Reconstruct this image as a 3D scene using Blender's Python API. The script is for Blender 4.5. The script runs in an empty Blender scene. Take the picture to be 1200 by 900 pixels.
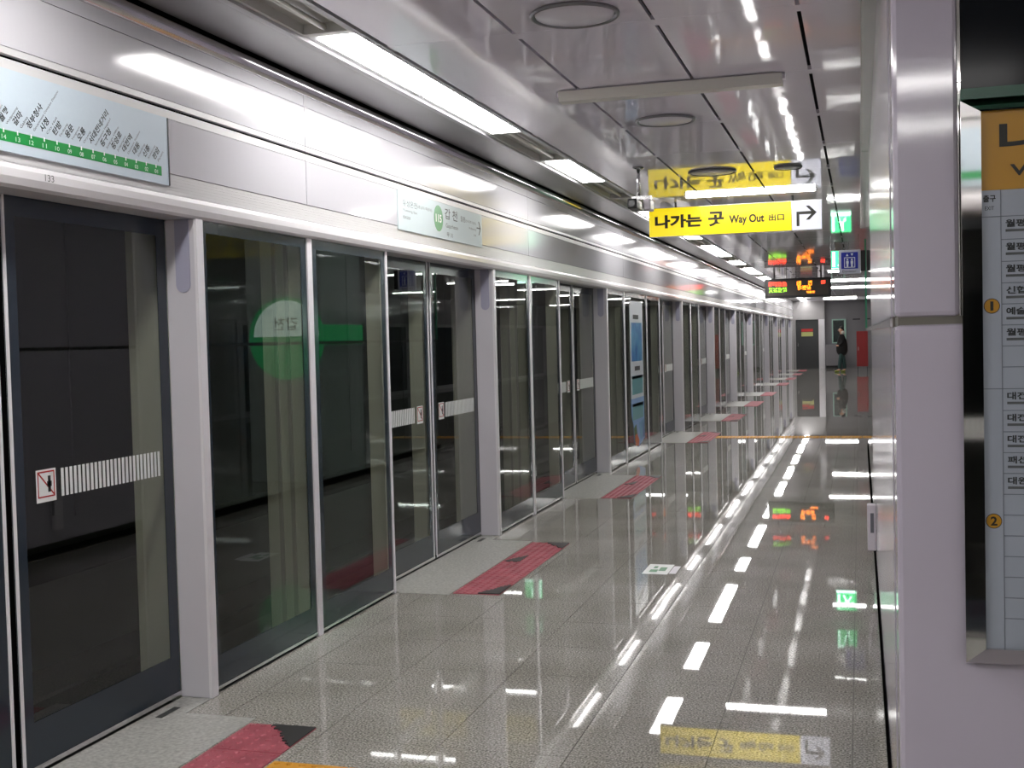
import bpy, math, random
from mathutils import Matrix, Vector
random.seed(7)
S = bpy.context.scene
COL = S.collection

# ------------------------------------------------------------------ camera
FPX, PITCH, YAW, ROLL, CAMH = 1382.77, .037, .2874, -.0251, 1.525
fw = Vector((-math.sin(YAW)*math.cos(PITCH), math.cos(YAW)*math.cos(PITCH), -math.sin(PITCH)))
r0 = Vector((math.cos(YAW), math.sin(YAW), 0)); u0 = r0.cross(fw)
rt = math.cos(ROLL)*r0 + math.sin(ROLL)*u0
up = -math.sin(ROLL)*r0 + math.cos(ROLL)*u0
cd = bpy.data.cameras.new('camera'); cam = bpy.data.objects.new('camera', cd); COL.objects.link(cam)
cd.sensor_width = 36; cd.lens = FPX*36/1200; cd.clip_start = .02; cd.clip_end = 300
M = Matrix.Identity(4)
for i in range(3): M[i][0], M[i][1], M[i][2] = rt[i], up[i], -fw[i]
M.translation = Vector((0, 0, CAMH)); cam.matrix_world = M
S.camera = cam

# ------------------------------------------------------------------ world, exposure
w = bpy.data.worlds.new('world'); S.world = w; w.use_nodes = True
w.node_tree.nodes['Background'].inputs[0].default_value = (.6, .65, .7, 1)
w.node_tree.nodes['Background'].inputs[1].default_value = .02
vs = S.view_settings
vs.view_transform = 'Standard'; vs.look = 'None'; vs.gamma = 1; vs.use_curve_mapping = False
vs.exposure = 1.08
LAMP = 13.0      # strength of the strip lamp diffusers
TUBE = 16.0      # strength of the bare cross tubes
S.cycles.max_bounces = 10; S.cycles.glossy_bounces = 6; S.cycles.transparent_max_bounces = 24
S.cycles.caustics_reflective = False; S.cycles.caustics_refractive = False
S.cycles.sample_clamp_indirect = 6

# ------------------------------------------------------------------ materials
def lin(c):
    return tuple((v/12.92 if v <= .04045 else ((v+.055)/1.055)**2.4) for v in (x/255 for x in c))
def rgb(c): return (*lin(c), 1)
MATS = {}
def pm(name, col, rough=.5, metal=0, spec=.5, ior=1.5, emit=0, ecol=None, coat=0):
    m = bpy.data.materials.new(name); m.use_nodes = True; MATS[name] = m
    b = m.node_tree.nodes['Principled BSDF']
    b.inputs['Base Color'].default_value = rgb(col)
    b.inputs['Roughness'].default_value = rough; b.inputs['Metallic'].default_value = metal
    b.inputs['IOR'].default_value = ior; b.inputs['Specular IOR Level'].default_value = spec
    b.inputs['Coat Weight'].default_value = coat; b.inputs['Coat Roughness'].default_value = .03
    if emit:
        b.inputs['Emission Color'].default_value = rgb(ecol or col); b.inputs['Emission Strength'].default_value = emit
    return m
def nodes(m): return m.node_tree.nodes, m.node_tree.links, m.node_tree.nodes['Principled BSDF']
def world_noise(m, scale, detail=2, stretch=(1, 1, 1)):
    n, l, b = nodes(m)
    g = n.new('ShaderNodeNewGeometry'); mp = n.new('ShaderNodeMapping'); mp.inputs['Scale'].default_value = stretch
    l.new(g.outputs['Position'], mp.inputs['Vector'])
    t = n.new('ShaderNodeTexNoise'); t.inputs['Scale'].default_value = scale; t.inputs['Detail'].default_value = detail
    l.new(mp.outputs['Vector'], t.inputs['Vector'])
    return t
def ramp(m, t, stops):
    n, l, b = nodes(m)
    r = n.new('ShaderNodeValToRGB'); e = r.color_ramp.elements
    while len(e) < len(stops): e.new(.5)
    for k, (p, c) in zip(e, stops): k.position = p; k.color = rgb(c)
    l.new(t.outputs['Fac'], r.inputs['Fac']); return r
def bump(m, t, strength, dist=.01):
    n, l, b = nodes(m)
    k = n.new('ShaderNodeBump'); k.inputs['Strength'].default_value = strength; k.inputs['Distance'].default_value = dist
    l.new(t.outputs['Fac'], k.inputs['Height']); l.new(k.outputs['Normal'], b.inputs['Normal'])

# polished granite floor tile: grey speckle
m = pm('granite', (140, 138, 130), .018, ior=1.55)
n, l, b = nodes(m)
t1 = world_noise(m, 120, 4); r1 = ramp(m, t1, [(.3, (84, 83, 80)), (.44, (156, 154, 149)), (.56, (190, 188, 183)), (.68, (228, 226, 221))])
t2 = world_noise(m, 1.6, 3); r2 = ramp(m, t2, [(.3, (222, 220, 214)), (.7, (252, 251, 248))])
mx = n.new('ShaderNodeMix'); mx.data_type = 'RGBA'; mx.blend_type = 'MULTIPLY'; mx.inputs[0].default_value = 1
l.new(r1.outputs[0], mx.inputs[6]); l.new(r2.outputs[0], mx.inputs[7]); l.new(mx.outputs[2], b.inputs['Base Color'])
pm('grout', (96, 94, 89), .8)
m = pm('plate_stone', (178, 178, 172), .35)
n, l, b = nodes(m); t1 = world_noise(m, 60, 4); r1 = ramp(m, t1, [(.3, (150, 150, 145)), (.7, (192, 192, 186))]); l.new(r1.outputs[0], b.inputs['Base Color'])
m = pm('red_tactile', (164, 80, 90), .45)
n, l, b = nodes(m); t1 = world_noise(m, 9, 4); r1 = ramp(m, t1, [(.3, (150, 66, 78)), (.7, (182, 92, 104))]); l.new(r1.outputs[0], b.inputs['Base Color'])
pm('yellow_tactile', (214, 150, 30), .45)
pm('black_patch', (28, 27, 27), .5)
pm('drain_dark', (70, 72, 70), .5)
# enamel header panel, white
m = pm('enamel_white', (198, 197, 202), .08, ior=1.6)
bump(m, world_noise(m, 1.1, 1, (1, .5, .2)), .12, .01)
m = pm('enamel_upper', (204, 203, 208), .12, ior=1.75)
bump(m, world_noise(m, 1.1, 1, (1, .5, .2)), .1, .01)
pm('enamel_band', (206, 205, 205), .3)
pm('lip_metal', (222, 220, 222), .22, ior=1.7)
pm('dark_gap', (8, 8, 8), .9, spec=0)
pm('jamb_paint', (214, 212, 218), .35)
pm('edge_light', (236, 234, 238), .3)
pm('lavender_strip', (172, 172, 192), .4)
m = pm('stainless', (150, 150, 150), .22, metal=1)
pm('stainless_bright', (214, 212, 214), .2, metal=1)
m = pm('chrome', (205, 203, 200), .05, metal=1)
m = pm('soffit_metal', (152, 151, 151), .32, metal=.85)
# ceiling: glossy pre-painted metal with slight waviness
m = pm('ceiling_gloss', (238, 233, 243), .045, ior=1.8)
bump(m, world_noise(m, 2.2, 1), .13, .012)
pm('ceiling_plain', (214, 212, 216), .3)
pm('ceiling_void', (10, 10, 10), .9)
pm('lamp_frame', (176, 176, 178), .35)
pm('lamp_off', (196, 195, 190), .4)
pm('tube_off', (214, 212, 202), .35)
pm('lamp_on', (255, 253, 252), .5, emit=LAMP, ecol=(255, 252, 250))
pm('tube_on', (255, 255, 255), .5, emit=TUBE, ecol=(255, 254, 250))
pm('grille', (226, 223, 230), .3)
pm('back_paint', (236, 238, 230), .4)
pm('grille_ring', (128, 127, 130), .3, metal=.4)
# column enamel: lilac grey with orange peel
m = pm('column_enamel', (200, 193, 208), .075, ior=1.6)
bump(m, world_noise(m, 150, 2), .25, .00012)
pm('groove', (120, 116, 106), .4)
pm('side_enamel', (196, 191, 204), .13, ior=1.5)
pm('skirting_black', (12, 12, 12), .9, spec=0)
pm('dark_glass', (10, 14, 20), .12, spec=.12)
pm('white_plastic', (232, 226, 232), .35)
pm('grey_plastic', (120, 120, 128), .4)
pm('black_plastic', (20, 20, 21), .4)
pm('black_metal', (30, 30, 31), .35)
pm('frit', (40, 50, 60), .12, ior=1.5)
pm('green_edge', (60, 150, 112), .3)
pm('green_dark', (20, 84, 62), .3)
# signs
pm('sign_yellow', (240, 214, 6), .35, emit=.3, ecol=(250, 224, 0))
pm('sign_white', (222, 222, 236), .35, emit=.25, ecol=(226, 226, 240))
pm('sign_black', (26, 24, 12), .45)
pm('print_grey', (92, 96, 98), .5)
pm('print_dark', (48, 52, 54), .5)
pm('map_panel', (196, 210, 220), .45, spec=.2)
pm('station_panel', (200, 212, 214), .45, spec=.2)
pm('line_green', (20, 148, 66), .3)
pm('badge_green', (44, 140, 84), .3)
pm('print_white', (240, 244, 242), .4)
pm('glow_green', (44, 140, 84), .3, emit=.75, ecol=(52, 150, 92))  # glow added so the round sign's reflection shows in the door glass
pm('glow_white', (226, 236, 230), .3, emit=.8, ecol=(220, 236, 226))  # same added glow for the sign's white half
pm('pink_print', (226, 172, 180), .4)
pm('board_yellow', (190, 138, 14), .35)
pm('board_white', (168, 176, 188), .3)
pm('board_line', (120, 126, 136), .4)
pm('pictogram_blue', (34, 42, 136), .35, emit=.12)
pm('flag_white', (206, 206, 220), .35)
pm('exit_green', (40, 190, 110), .35, emit=1.4, ecol=(60, 220, 130))
pm('exit_white', (210, 255, 232), .35, emit=2.4, ecol=(200, 255, 228))
pm('led_body', (14, 14, 15), .35)
pm('led_screen', (58, 50, 44), .35)
pm('led_red', (255, 60, 40), .5, emit=2.6, ecol=(255, 58, 36))
pm('led_orange', (255, 140, 30), .5, emit=2.8, ecol=(255, 128, 22))
pm('led_green', (130, 210, 40), .5, emit=1.6, ecol=(130, 210, 40))
pm('red_box', (158, 14, 20), .3)
pm('end_wall', (150, 148, 148), .4)
pm('end_wall_dim', (118, 116, 120), .45)
pm('end_door', (42, 44, 46), .35)
pm('end_frame', (150, 186, 172), .4)
pm('end_window', (18, 34, 32), .15)
pm('warning_red', (180, 40, 36), .5)
pm('warning_yellow', (176, 178, 110), .5)
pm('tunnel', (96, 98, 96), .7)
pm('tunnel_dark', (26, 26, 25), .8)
pm('wall_pale', (212, 210, 214), .4)
pm('skin', (206, 160, 134), .5); pm('coat_black', (16, 16, 17), .75); pm('hood_pale', (208, 204, 196), .8)
pm('trouser_teal', (48, 74, 72), .8); pm('hair_black', (14, 12, 11), .6); pm('shoe_lime', (120, 138, 40), .6)
pm('poster_white', (214, 220, 226), .3); pm('poster_teal', (96, 158, 166), .3); pm('poster_navy', (16, 60, 96), .3); pm('poster_orange', (206, 96, 34), .4)
pm('poster_leaf', (58, 96, 54), .4); pm('poster_pale', (140, 176, 222), .4)
m = pm('poster_blue', (34, 130, 196), .3)
n, l, b = nodes(m); t1 = world_noise(m, 3.5, 3); r1 = ramp(m, t1, [(.3, (16, 96, 176)), (.7, (108, 186, 214))]); l.new(r1.outputs[0], b.inputs['Base Color'])

def glass(name, tint, rough=0.0, ior=1.5, boost=1.0):
    m = bpy.data.materials.new(name); m.use_nodes = True; MATS[name] = m
    n, l = m.node_tree.nodes, m.node_tree.links; n.clear()
    o = n.new('ShaderNodeOutputMaterial'); mx = n.new('ShaderNodeMixShader')
    tr = n.new('ShaderNodeBsdfTransparent'); tr.inputs[0].default_value = (*tint, 1)
    gl = n.new('ShaderNodeBsdfGlossy'); gl.inputs['Roughness'].default_value = rough; gl.inputs[0].default_value = (.95, .97, .97, 1)
    fr = n.new('ShaderNodeFresnel'); fr.inputs['IOR'].default_value = ior
    ge = n.new('ShaderNodeNewGeometry'); iv = n.new('ShaderNodeMath'); iv.operation = 'SUBTRACT'; iv.inputs[0].default_value = 1
    ml = n.new('ShaderNodeMath'); ml.operation = 'MULTIPLY'
    l.new(ge.outputs['Backfacing'], iv.inputs[1]); l.new(fr.outputs[0], ml.inputs[0]); l.new(iv.outputs[0], ml.inputs[1])
    l.new(ml.outputs[0], mx.inputs[0]); l.new(tr.outputs[0], mx.inputs[1]); l.new(gl.outputs[0], mx.inputs[2]); l.new(mx.outputs[0], o.inputs[0])
    return m
glass('door_glass', (.74, .75, .71), .004, 1.6)
glass('partition_glass', (.90, .96, .93), .006, 1.55)

# ------------------------------------------------------------------ helpers
class MB:
    def __init__(s): s.v = []; s.f = []; s.mi = []; s.k = 0
    def add(s, vs, fs):
        o = len(s.v); s.v += [tuple(p) for p in vs]; s.f += [tuple(i+o for i in q) for q in fs]; s.mi += [s.k]*len(fs); return s
    def box(s, x0, x1, y0, y1, z0, z1):
        vs = [(x, y, z) for z in (z0, z1) for y in (y0, y1) for x in (x0, x1)]
        return s.add(vs, [(0, 2, 3, 1), (4, 5, 7, 6), (0, 1, 5, 4), (2, 6, 7, 3), (0, 4, 6, 2), (1, 3, 7, 5)])
    def prism(s, pts, ax, a0, a1):
        """2D outline extruded along axis ax from a0 to a1; outline in the remaining two axes order"""
        def mk(p, a):
            return {'y': (p[0], a, p[1]), 'x': (a, p[0], p[1]), 'z': (p[0], p[1], a)}[ax]
        n = len(pts); vs = [mk(p, a0) for p in pts] + [mk(p, a1) for p in pts]
        fs = [(i, (i+1) % n, n+(i+1) % n, n+i) for i in range(n)] + [tuple(reversed(range(n))), tuple(range(n, 2*n))]
        return s.add(vs, fs)
    def cyl(s, p, q, r0, r1=None, n=12):
        p, q = Vector(p), Vector(q); r1 = r0 if r1 is None else r1
        d = (q-p).normalized(); a = d.orthogonal().normalized(); b = d.cross(a)
        vs = []
        for c, r in ((p, r0), (q, r1)):
            for i in range(n):
                t = 2*math.pi*i/n; vs.append(c + a*math.cos(t)*r + b*math.sin(t)*r)
        fs = [(i, (i+1) % n, n+(i+1) % n, n+i) for i in range(n)] + [tuple(reversed(range(n))), tuple(range(n, 2*n))]
        return s.add(vs, fs)
    def lathe(s, prof, c, ax='z', n=24):
        """profile [(radius, height)] around axis through c"""
        vs = []
        for r, hh in prof:
            for i in range(n):
                t = 2*math.pi*i/n
                o = {'z': (r*math.cos(t), r*math.sin(t), hh), 'y': (r*math.cos(t), hh, r*math.sin(t)), 'x': (hh, r*math.cos(t), r*math.sin(t))}[ax]
                vs.append((c[0]+o[0], c[1]+o[1], c[2]+o[2]))
        fs = []
        for k in range(len(prof)-1):
            for i in range(n): fs.append((k*n+i, k*n+(i+1) % n, (k+1)*n+(i+1) % n, (k+1)*n+i))
        fs.append(tuple(reversed(range(n)))); fs.append(tuple(range((len(prof)-1)*n, len(prof)*n)))
        return s.add(vs, fs)
    def mesh(s, name, mats):
        me = bpy.data.meshes.new(name); me.from_pydata(s.v, [], s.f); me.update()
        for q in (mats if isinstance(mats, (list, tuple)) else [mats]): me.materials.append(MATS[q])
        if len(set(s.mi)) > 1: me.polygons.foreach_set('material_index', s.mi)
        fixn(me); return me
    def build(s, name, mat, parent=None, bevel=0, smooth=False):
        o = bpy.data.objects.new(name, s.mesh(name, mat)); COL.objects.link(o)
        if parent: adopt(o, parent)
        if bevel:
            bv = o.modifiers.new('bevel', 'BEVEL'); bv.width = bevel; bv.segments = 2; bv.limit_method = 'ANGLE'
        if smooth:
            for p in o.data.polygons: p.use_smooth = True
        return o
def fixn(me):
    import bmesh
    bm = bmesh.new(); bm.from_mesh(me); bmesh.ops.recalc_face_normals(bm, faces=bm.faces); bm.to_mesh(me); bm.free()
def wloc(o):
    if o is None: return Vector((0, 0, 0))
    return Vector(o.location) + wloc(o.parent) + (o.matrix_parent_inverse.translation if o.parent else Vector((0, 0, 0)))
def adopt(o, parent):
    """meshes are written in world metres; keep them there under a translated parent"""
    o.parent = parent; o.matrix_parent_inverse = Matrix.Translation(-wloc(parent))
def empty(name, loc):
    e = bpy.data.objects.new(name, None); COL.objects.link(e); e.location = loc; e.empty_display_size = .05; return e
def tag(o, label, cat, group=None):
    o['label'] = label; o['category'] = cat
    if group: o['group'] = group
    return o
def thing(name, loc, label, cat, group=None): return tag(empty(name, loc), label, cat, group)
def struct(o): o['kind'] = 'structure'; return o
def B(*a): return MB().box(*a)
ORD = ['first', 'second', 'third', 'fourth', 'fifth', 'sixth', 'seventh', 'eighth', 'ninth', 'tenth', 'eleventh', 'twelfth', 'thirteenth',
       'fourteenth', 'fifteenth', 'sixteenth', 'seventeenth', 'eighteenth', 'nineteenth', 'twentieth']
ORD += ['twenty-'+o for o in ORD[:9]] + ['thirtieth'] + ['thirty-'+o for o in ORD[:9]] + ['fortieth'] + ['forty-'+o for o in ORD[:9]]

def text_mesh(body, bold=0.0):
    cu = bpy.data.curves.new('lettering', 'FONT'); cu.body = body; cu.size = 1; cu.offset = bold
    o = bpy.data.objects.new('lettering_tmp', cu); COL.objects.link(o)
    dg = bpy.context.evaluated_depsgraph_get()
    me = bpy.data.meshes.new_from_object(o.evaluated_get(dg))
    bpy.data.objects.remove(o); bpy.data.curves.remove(cu)
    return me
def lettering(body, face, box, mat, parent, plane, bold=0.0, angle=None, name='lettering', shear=0):
    """fit text into box=(a0,a1,z0,z1) on a wall; face 'front' looks to -Y (a=X), 'side' looks to +X (a=Y); plane = fixed coordinate"""
    me = text_mesh(body, bold)
    if not me.vertices: return None
    xs = [v.co.x for v in me.vertices]; ys = [v.co.y for v in me.vertices]
    x0, x1, y0, y1 = min(xs), max(xs), min(ys), max(ys)
    a0, a1, z0, z1 = box
    for v in me.vertices:
        u = (v.co.x-x0)/max(x1-x0, 1e-6); t = (v.co.y-y0)/max(y1-y0, 1e-6)
        if angle is None:
            a = a0+u*(a1-a0); z = z0+t*(z1-z0)
        else:   # box = anchor a0,z0, length a1, height z1, turned by angle
            ya, za, ln_, ht = box; du, dv = u*ln_, t*ht; a = ya+du*math.cos(angle)-dv*math.sin(angle); z = za+du*math.sin(angle)+dv*math.cos(angle)
        v.co = (a, plane, z) if face == 'front' else (plane, a, z)
    me.materials.clear(); me.materials.append(MATS[mat]); me.update()
    o = bpy.data.objects.new(name, me); COL.objects.link(o); adopt(o, parent); return o

# ------------------------------------------------------------------ layout constants (metres)
XP = -2.743            # face of the fixed glass panels
XD = -2.875            # face of the sliding door leaves
ZG = 2.08              # top of the glass
ZC = 2.90              # ceiling
YE = 52.0              # end wall
YB = -3.0              # wall behind the camera
D1, D2 = 4.273, 5.86
jambs = [.269]
for k in range(12):
    jambs.append(jambs[-1] + (D2 if k in (3, 7, 11) else D1))
jambs = [y for y in jambs if y < 51]

# ------------------------------------------------------------------ floor
fl = struct(B(XP-.14, 8, YB, YE+.2, -.25, -.004).build('floor', 'grout'))
fl['label'] = 'glossy speckled grey granite platform floor'
tx = [-1.046+.5*k for k in range(-3, 3)]           # longitudinal joints
xs = [XP] + tx + [.454]
ty0 = 4.629-3*.5
def tile_mesh(wx, wy):
    g = .0015
    return B(-wx/2+g, wx/2-g, -wy/2+g, wy/2-g, -.02, 0).mesh('tile', 'granite')
TM = {}
rest = MB(); count = 0
for j in range(-13, 98):
    y0 = ty0+.5*j
    if y0 < YB or y0 > YE: continue
    y1 = min(y0+.5, YE)
    for i in range(len(xs)-1):
        a, b_ = xs[i], xs[i+1]
        if 0 <= j and count < 294:
            key = (round(b_-a, 3), round(y1-y0, 3))
            if key not in TM: TM[key] = tile_mesh(*key)
            o = bpy.data.objects.new('tile', TM[key]); COL.objects.link(o); o.parent = fl
            o.location = ((a+b_)/2, (y0+y1)/2, 0)
            o.rotation_euler = (random.uniform(-1, 1)*.0005, random.uniform(-1, 1)*.0005, 0); count += 1
        else:
            dz = [random.uniform(-.0004, .0004) for _ in range(4)]
            g = .0015
            rest.add([(a+g, y0+g, dz[0]), (b_-g, y0+g, dz[1]), (b_-g, y1-g, dz[2]), (a+g, y1-g, dz[3])], [(0, 1, 2, 3)])
for j in range(-13, 98):
    y0 = ty0+.5*j
    if y0 < YB or y0 > YE: continue
    for i in range(15):
        a = .454+.5*i; g = .0015
        rest.add([(a+g, y0+g, 0), (a+.5-g, y0+g, 0), (a+.5-g, min(y0+.5, YE)-g, 0), (a+g, min(y0+.5, YE)-g, 0)], [(0, 1, 2, 3)])
o = rest.build('tile_field', 'granite', fl); o['kind'] = 'stuff'

# ------------------------------------------------------------------ ceiling
ce = struct(B(-2.9, 8, YB, YE+.2, ZC+.06, ZC+.2).build('ceiling', 'ceiling_void'))
ce['label'] = 'glossy grey metal panel ceiling'
cx = [-2.085, -1.472, -.842, -.232, .39]
PL = 1.272; cy0 = 6.47-PL*8
rows = [cy0+PL*k for k in range(60) if YB-PL < cy0+PL*k < YE]
CM = {}
for y in rows:
    y0, y1 = max(y+.05, YB), min(y+PL-.05, YE)
    if y1-y0 < .1: continue
    for i in range(4):
        a, b_ = cx[i]+.009, cx[i+1]-.009
        key = (round(b_-a, 3), round(y1-y0, 3))
        if key not in CM: CM[key] = B(-key[0]/2, key[0]/2, -key[1]/2, key[1]/2, 0, .02).mesh('ceiling_panel', 'ceiling_gloss')
        o = bpy.data.objects.new('ceiling_panel', CM[key]); COL.objects.link(o); o.parent = ce
        o.location = ((a+b_)/2, (y0+y1)/2, ZC); o.rotation_euler = (random.uniform(-1, 1)*.0007, random.uniform(-1, 1)*.0012, 0)
    if y > YB:
        o = B(cx[0], cx[-1], y-.0505, y+.0505, ZC-.0004, ZC+.022).build('cross_runner', 'ceiling_gloss', ce)
B(.392, 8, YB, YE, ZC, ZC+.02).build('ceiling_sheet', 'ceiling_plain', ce)
B(-2.703, -2.40, YB, YE, ZC-.002, ZC+.02).build('edge_soffit', 'soffit_metal', ce)
B(-2.40, -2.365, YB, YE, ZC-.012, ZC+.02).build('lamp_channel_rim', 'lamp_frame', ce)
B(-2.115, -2.087, YB, YE, ZC-.008, ZC+.02).build('lamp_channel_rim', 'lamp_frame', ce)

# ------------------------------------------------------------------ walls
wl = struct(MB().box(-7.0, -6.8, YB, YE+.2, -1.3, 3.3).build('wall_left', 'tunnel')); wl['label'] = 'dim grey track tunnel wall behind the screen doors'
for k in range(28):
    y = YB+2*k
    B(-6.8, -6.78, y+.01, y+1.99, .05, 3.0).build('wall_panel', 'tunnel', wl)
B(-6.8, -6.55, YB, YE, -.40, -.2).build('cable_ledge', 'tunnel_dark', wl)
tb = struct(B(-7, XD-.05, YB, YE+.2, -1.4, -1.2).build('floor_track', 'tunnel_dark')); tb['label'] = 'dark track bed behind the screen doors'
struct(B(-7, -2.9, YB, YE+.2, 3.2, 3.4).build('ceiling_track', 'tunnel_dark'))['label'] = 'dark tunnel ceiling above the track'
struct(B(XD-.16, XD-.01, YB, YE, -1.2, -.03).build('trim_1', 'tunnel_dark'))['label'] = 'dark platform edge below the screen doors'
for z0 in (-1.05,):
    for x in (-5.9, -4.4):
        struct(B(x, x+.07, YB, YE, -1.2, -1.05).build('trim_2', 'stainless'))['label'] = 'steel running rail on the track bed'
wb = struct(B(-7, 8, YE+.12, YE+.4, -1.3, 3.3).build('wall_back', 'end_wall_dim')); wb['label'] = 'far end wall of the platform'
struct(B(-7, 8, YB-.2, YB, -1.3, 3.3).build('wall_front', 'wall_pale'))['label'] = 'pale wall behind the photographer'
wr = struct(B(7.3, 7.5, YB, YE+.2, -.2, 3.3).build('wall_right', 'wall_pale')); wr['label'] = 'opposite screen door front across the island platform'
for k in range(24):
    y = YB+2.13*k
    B(7.26, 7.3, y, y+.14, 0, 2.1).build('post', 'jamb_paint', wr)
    B(7.28, 7.3, y+.3, y+1.95, .12, 2.0).build('pane', 'enamel_white' if k % 2 else 'frit', wr)
B(7.2, 7.3, YB, YE, 2.1, 2.9).build('header', 'enamel_white', wr)

# ------------------------------------------------------------------ strip lamps above the screen doors
LIT = {-4, -3, -2, 0, 1, 3, 6, 8, 10, 11, 13, 15, 16, 18, 19, 21, 22, 24, 25, 27, 28, 30, 31, 33, 34}
nl = nu = 0
for k in range(-5, 35):
    y0 = 4.88+1.34*k; y1 = y0+1.325
    if y0 < YB+.02 or y1 > YE-.2: continue
    on = k in LIT; seen = y1 > 4.0
    if on: lab = f'{ORD[nl]} glowing white lamp panel from the camera in the strip beside the screen doors'
    else: lab = f'{ORD[nu]} unlit lamp tray from the camera in the strip beside the screen doors'
    if not seen: lab = f'{"glowing lamp panel" if on else "unlit lamp tray"} overhead behind the photographer, {ORD[k+5]} from the near wall'
    t = thing('strip_lamp', (-2.235, (y0+y1)/2, ZC), lab, 'lamp', 'strip lamps along the screen doors')
    if on:
        B(-2.362, -2.118, y0, y1, ZC+.004, ZC+.05).build('housing', 'lamp_frame', t)
        B(-2.318, -2.128, y0+.018, y1-.018, ZC-.004, ZC+.004).build('diffuser', 'lamp_on', t)
    else:
        h_ = MB().box(-2.362, -2.118, y0, y1, ZC+.045, ZC+.055).box(-2.362, -2.345, y0, y1, ZC, ZC+.045).box(-2.135, -2.118, y0, y1, ZC, ZC+.045)
        h_.box(-2.345, -2.135, y0, y0+.05, ZC, ZC+.045).box(-2.345, -2.135, y1-.05, y1, ZC, ZC+.045)
        h_.build('housing', 'lamp_off', t)
        MB().cyl((-2.24, y0+.06, ZC+.02), (-2.24, y1-.06, ZC+.02), .014, n=10).build('tube', 'tube_off', t, smooth=True)
    if seen:
        if on: nl += 1
        else: nu += 1

# ------------------------------------------------------------------ cross tubes
def cross_tube(x0, x1, y, on, label):
    t = thing('cross_tube', ((x0+x1)/2, y, ZC), label, 'lamp', 'cross tube lamps on the ceiling')
    B(x0, x1, y-.03, y+.03, ZC-.006, ZC-.001).build('batten', 'lamp_frame', t)
    MB().prism([(y-.027, ZC-.006), (y+.027, ZC-.006), (y+.018, ZC-.030), (y-.018, ZC-.030)] if on else [(y-.06, ZC-.006), (y+.06, ZC-.006), (y+.045, ZC-.06), (y-.045, ZC-.06)], 'x', x0+.015, x1-.015).build('cover', 'tube_on' if on else 'tube_off', t)
    for a, b_ in ((x0, x0+.015), (x1-.015, x1)): B(a, b_, y-.027, y+.027, ZC-.030, ZC-.006).build('end_cap', 'white_plastic', t)
cross_tube(-1.6, -.36, 6.46, False, 'unlit cream cross tube lamp on the ceiling nearest the camera')
cross_tube(-1.62, -.37, 11.6, True, 'lit cross tube lamp on the ceiling just in front of the yellow way out sign')
cross_tube(-1.6, -.42, 14.05, True, 'lit cross tube lamp hidden behind the yellow way out sign')
t = thing('suspended_tube', (-.2, 17.4, 2.38), 'lit suspended tube lamp mostly hidden behind the blue elevator sign', 'lamp')
B(-.45, .06, 17.34, 17.46, 2.40, 2.42).build('batten', 'lamp_frame', t)  # tray widened to screen the tube from the glossy ceiling
MB().cyl((-.42, 17.4, 2.385), (.03, 17.4, 2.385), .014, n=12).build('tube', 'tube_on', t, smooth=True)
for x in (-.38, .0): MB().cyl((x, 17.4, 2.42), (x, 17.4, ZC), .006, n=8).build('hanger_rod', 'stainless', t)
cross_tube(-.86, .4, 32.7, True, 'nearer of the two lit cross tubes beyond the red display board')
cross_tube(-.89, .4, 37.9, True, 'farther of the two lit cross tubes beyond the red display board')
cross_tube(-1.4, -.1, 49.4, True, 'added cross tube lamp brightening the far end wall')  # tube added to lift the light on the end wall
cross_tube(.45, 1.7, 10.2, True, 'added unseen cross tube lamp lighting the column behind the glass partition')  # added out of view to brighten the round sign
t = thing('panel_lamp', (.1, -.72, ZC), 'wide glowing lamp panel overhead just behind the photographer', 'lamp')
B(-.66, .86, -.84, -.60, ZC-.012, ZC-.001).build('housing', 'lamp_frame', t)
B(-.64, .84, -.82, -.62, ZC-.024, ZC-.012).build('diffuser', 'lamp_on', t)
cross_tube(-.6, .7, -2.2, True, 'added fill tube lamp overhead well behind the photographer')  # unseen tube added as fill from behind the camera
rr = [(2.2, -1), (2.2, 4), (2.2, 7.5), (2.2, 11), (2.2, 22), (2.2, 26), (2.2, 31), (2.2, 36), (2.2, 41), (2.2, 46)]  # unseen tubes added along the middle for fill light
for i, (x, y) in enumerate(rr): cross_tube(x, x+1.25, y, True, f'{ORD[i]} added fill cross tube from the near wall in the middle row of the platform')
rr = [(5.2, -1), (5.2, 3), (5.2, 7), (5.2, 11), (5.2, 24), (5.2, 30), (5.2, 38), (5.2, 46)]  # further row added to light the unseen far half
for i, (x, y) in enumerate(rr): cross_tube(x, x+1.25, y, True, f'{ORD[i]} added fill cross tube from the near wall in the row by the opposite doors')

# ------------------------------------------------------------------ round ceiling grilles
for i, (x, y, r, lab) in enumerate([(-1.14, 4.93, .19, 'large round ceiling grille at the top edge of the view'),
                     (-1.165, 7.52, .19, 'round ceiling grille behind the unlit cross tube'),
                     (-1.17, 10.05, .2, 'round ceiling grille mirrored over the left half of the way out sign'),
                     (-.55, 10.05, .115, 'small dark round ceiling fitting above the arrow of the way out sign')]):
    t = thing('ceiling_grille', (x, y, ZC), lab, 'grille')
    MB().lathe([(r, 0), (r, -.012), (r*.96, -.016), (r*.92, -.010), (r*.91, 0)], (x, y, ZC-.001), n=36).build('ring', 'grille_ring', t, smooth=True)
    MB().lathe([(r*.9, -.001), (r*.87, -.012), (r*.3, -.016), (.01, -.017)], (x, y, ZC), n=36).build('disc', 'grille', t, smooth=True)

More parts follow.
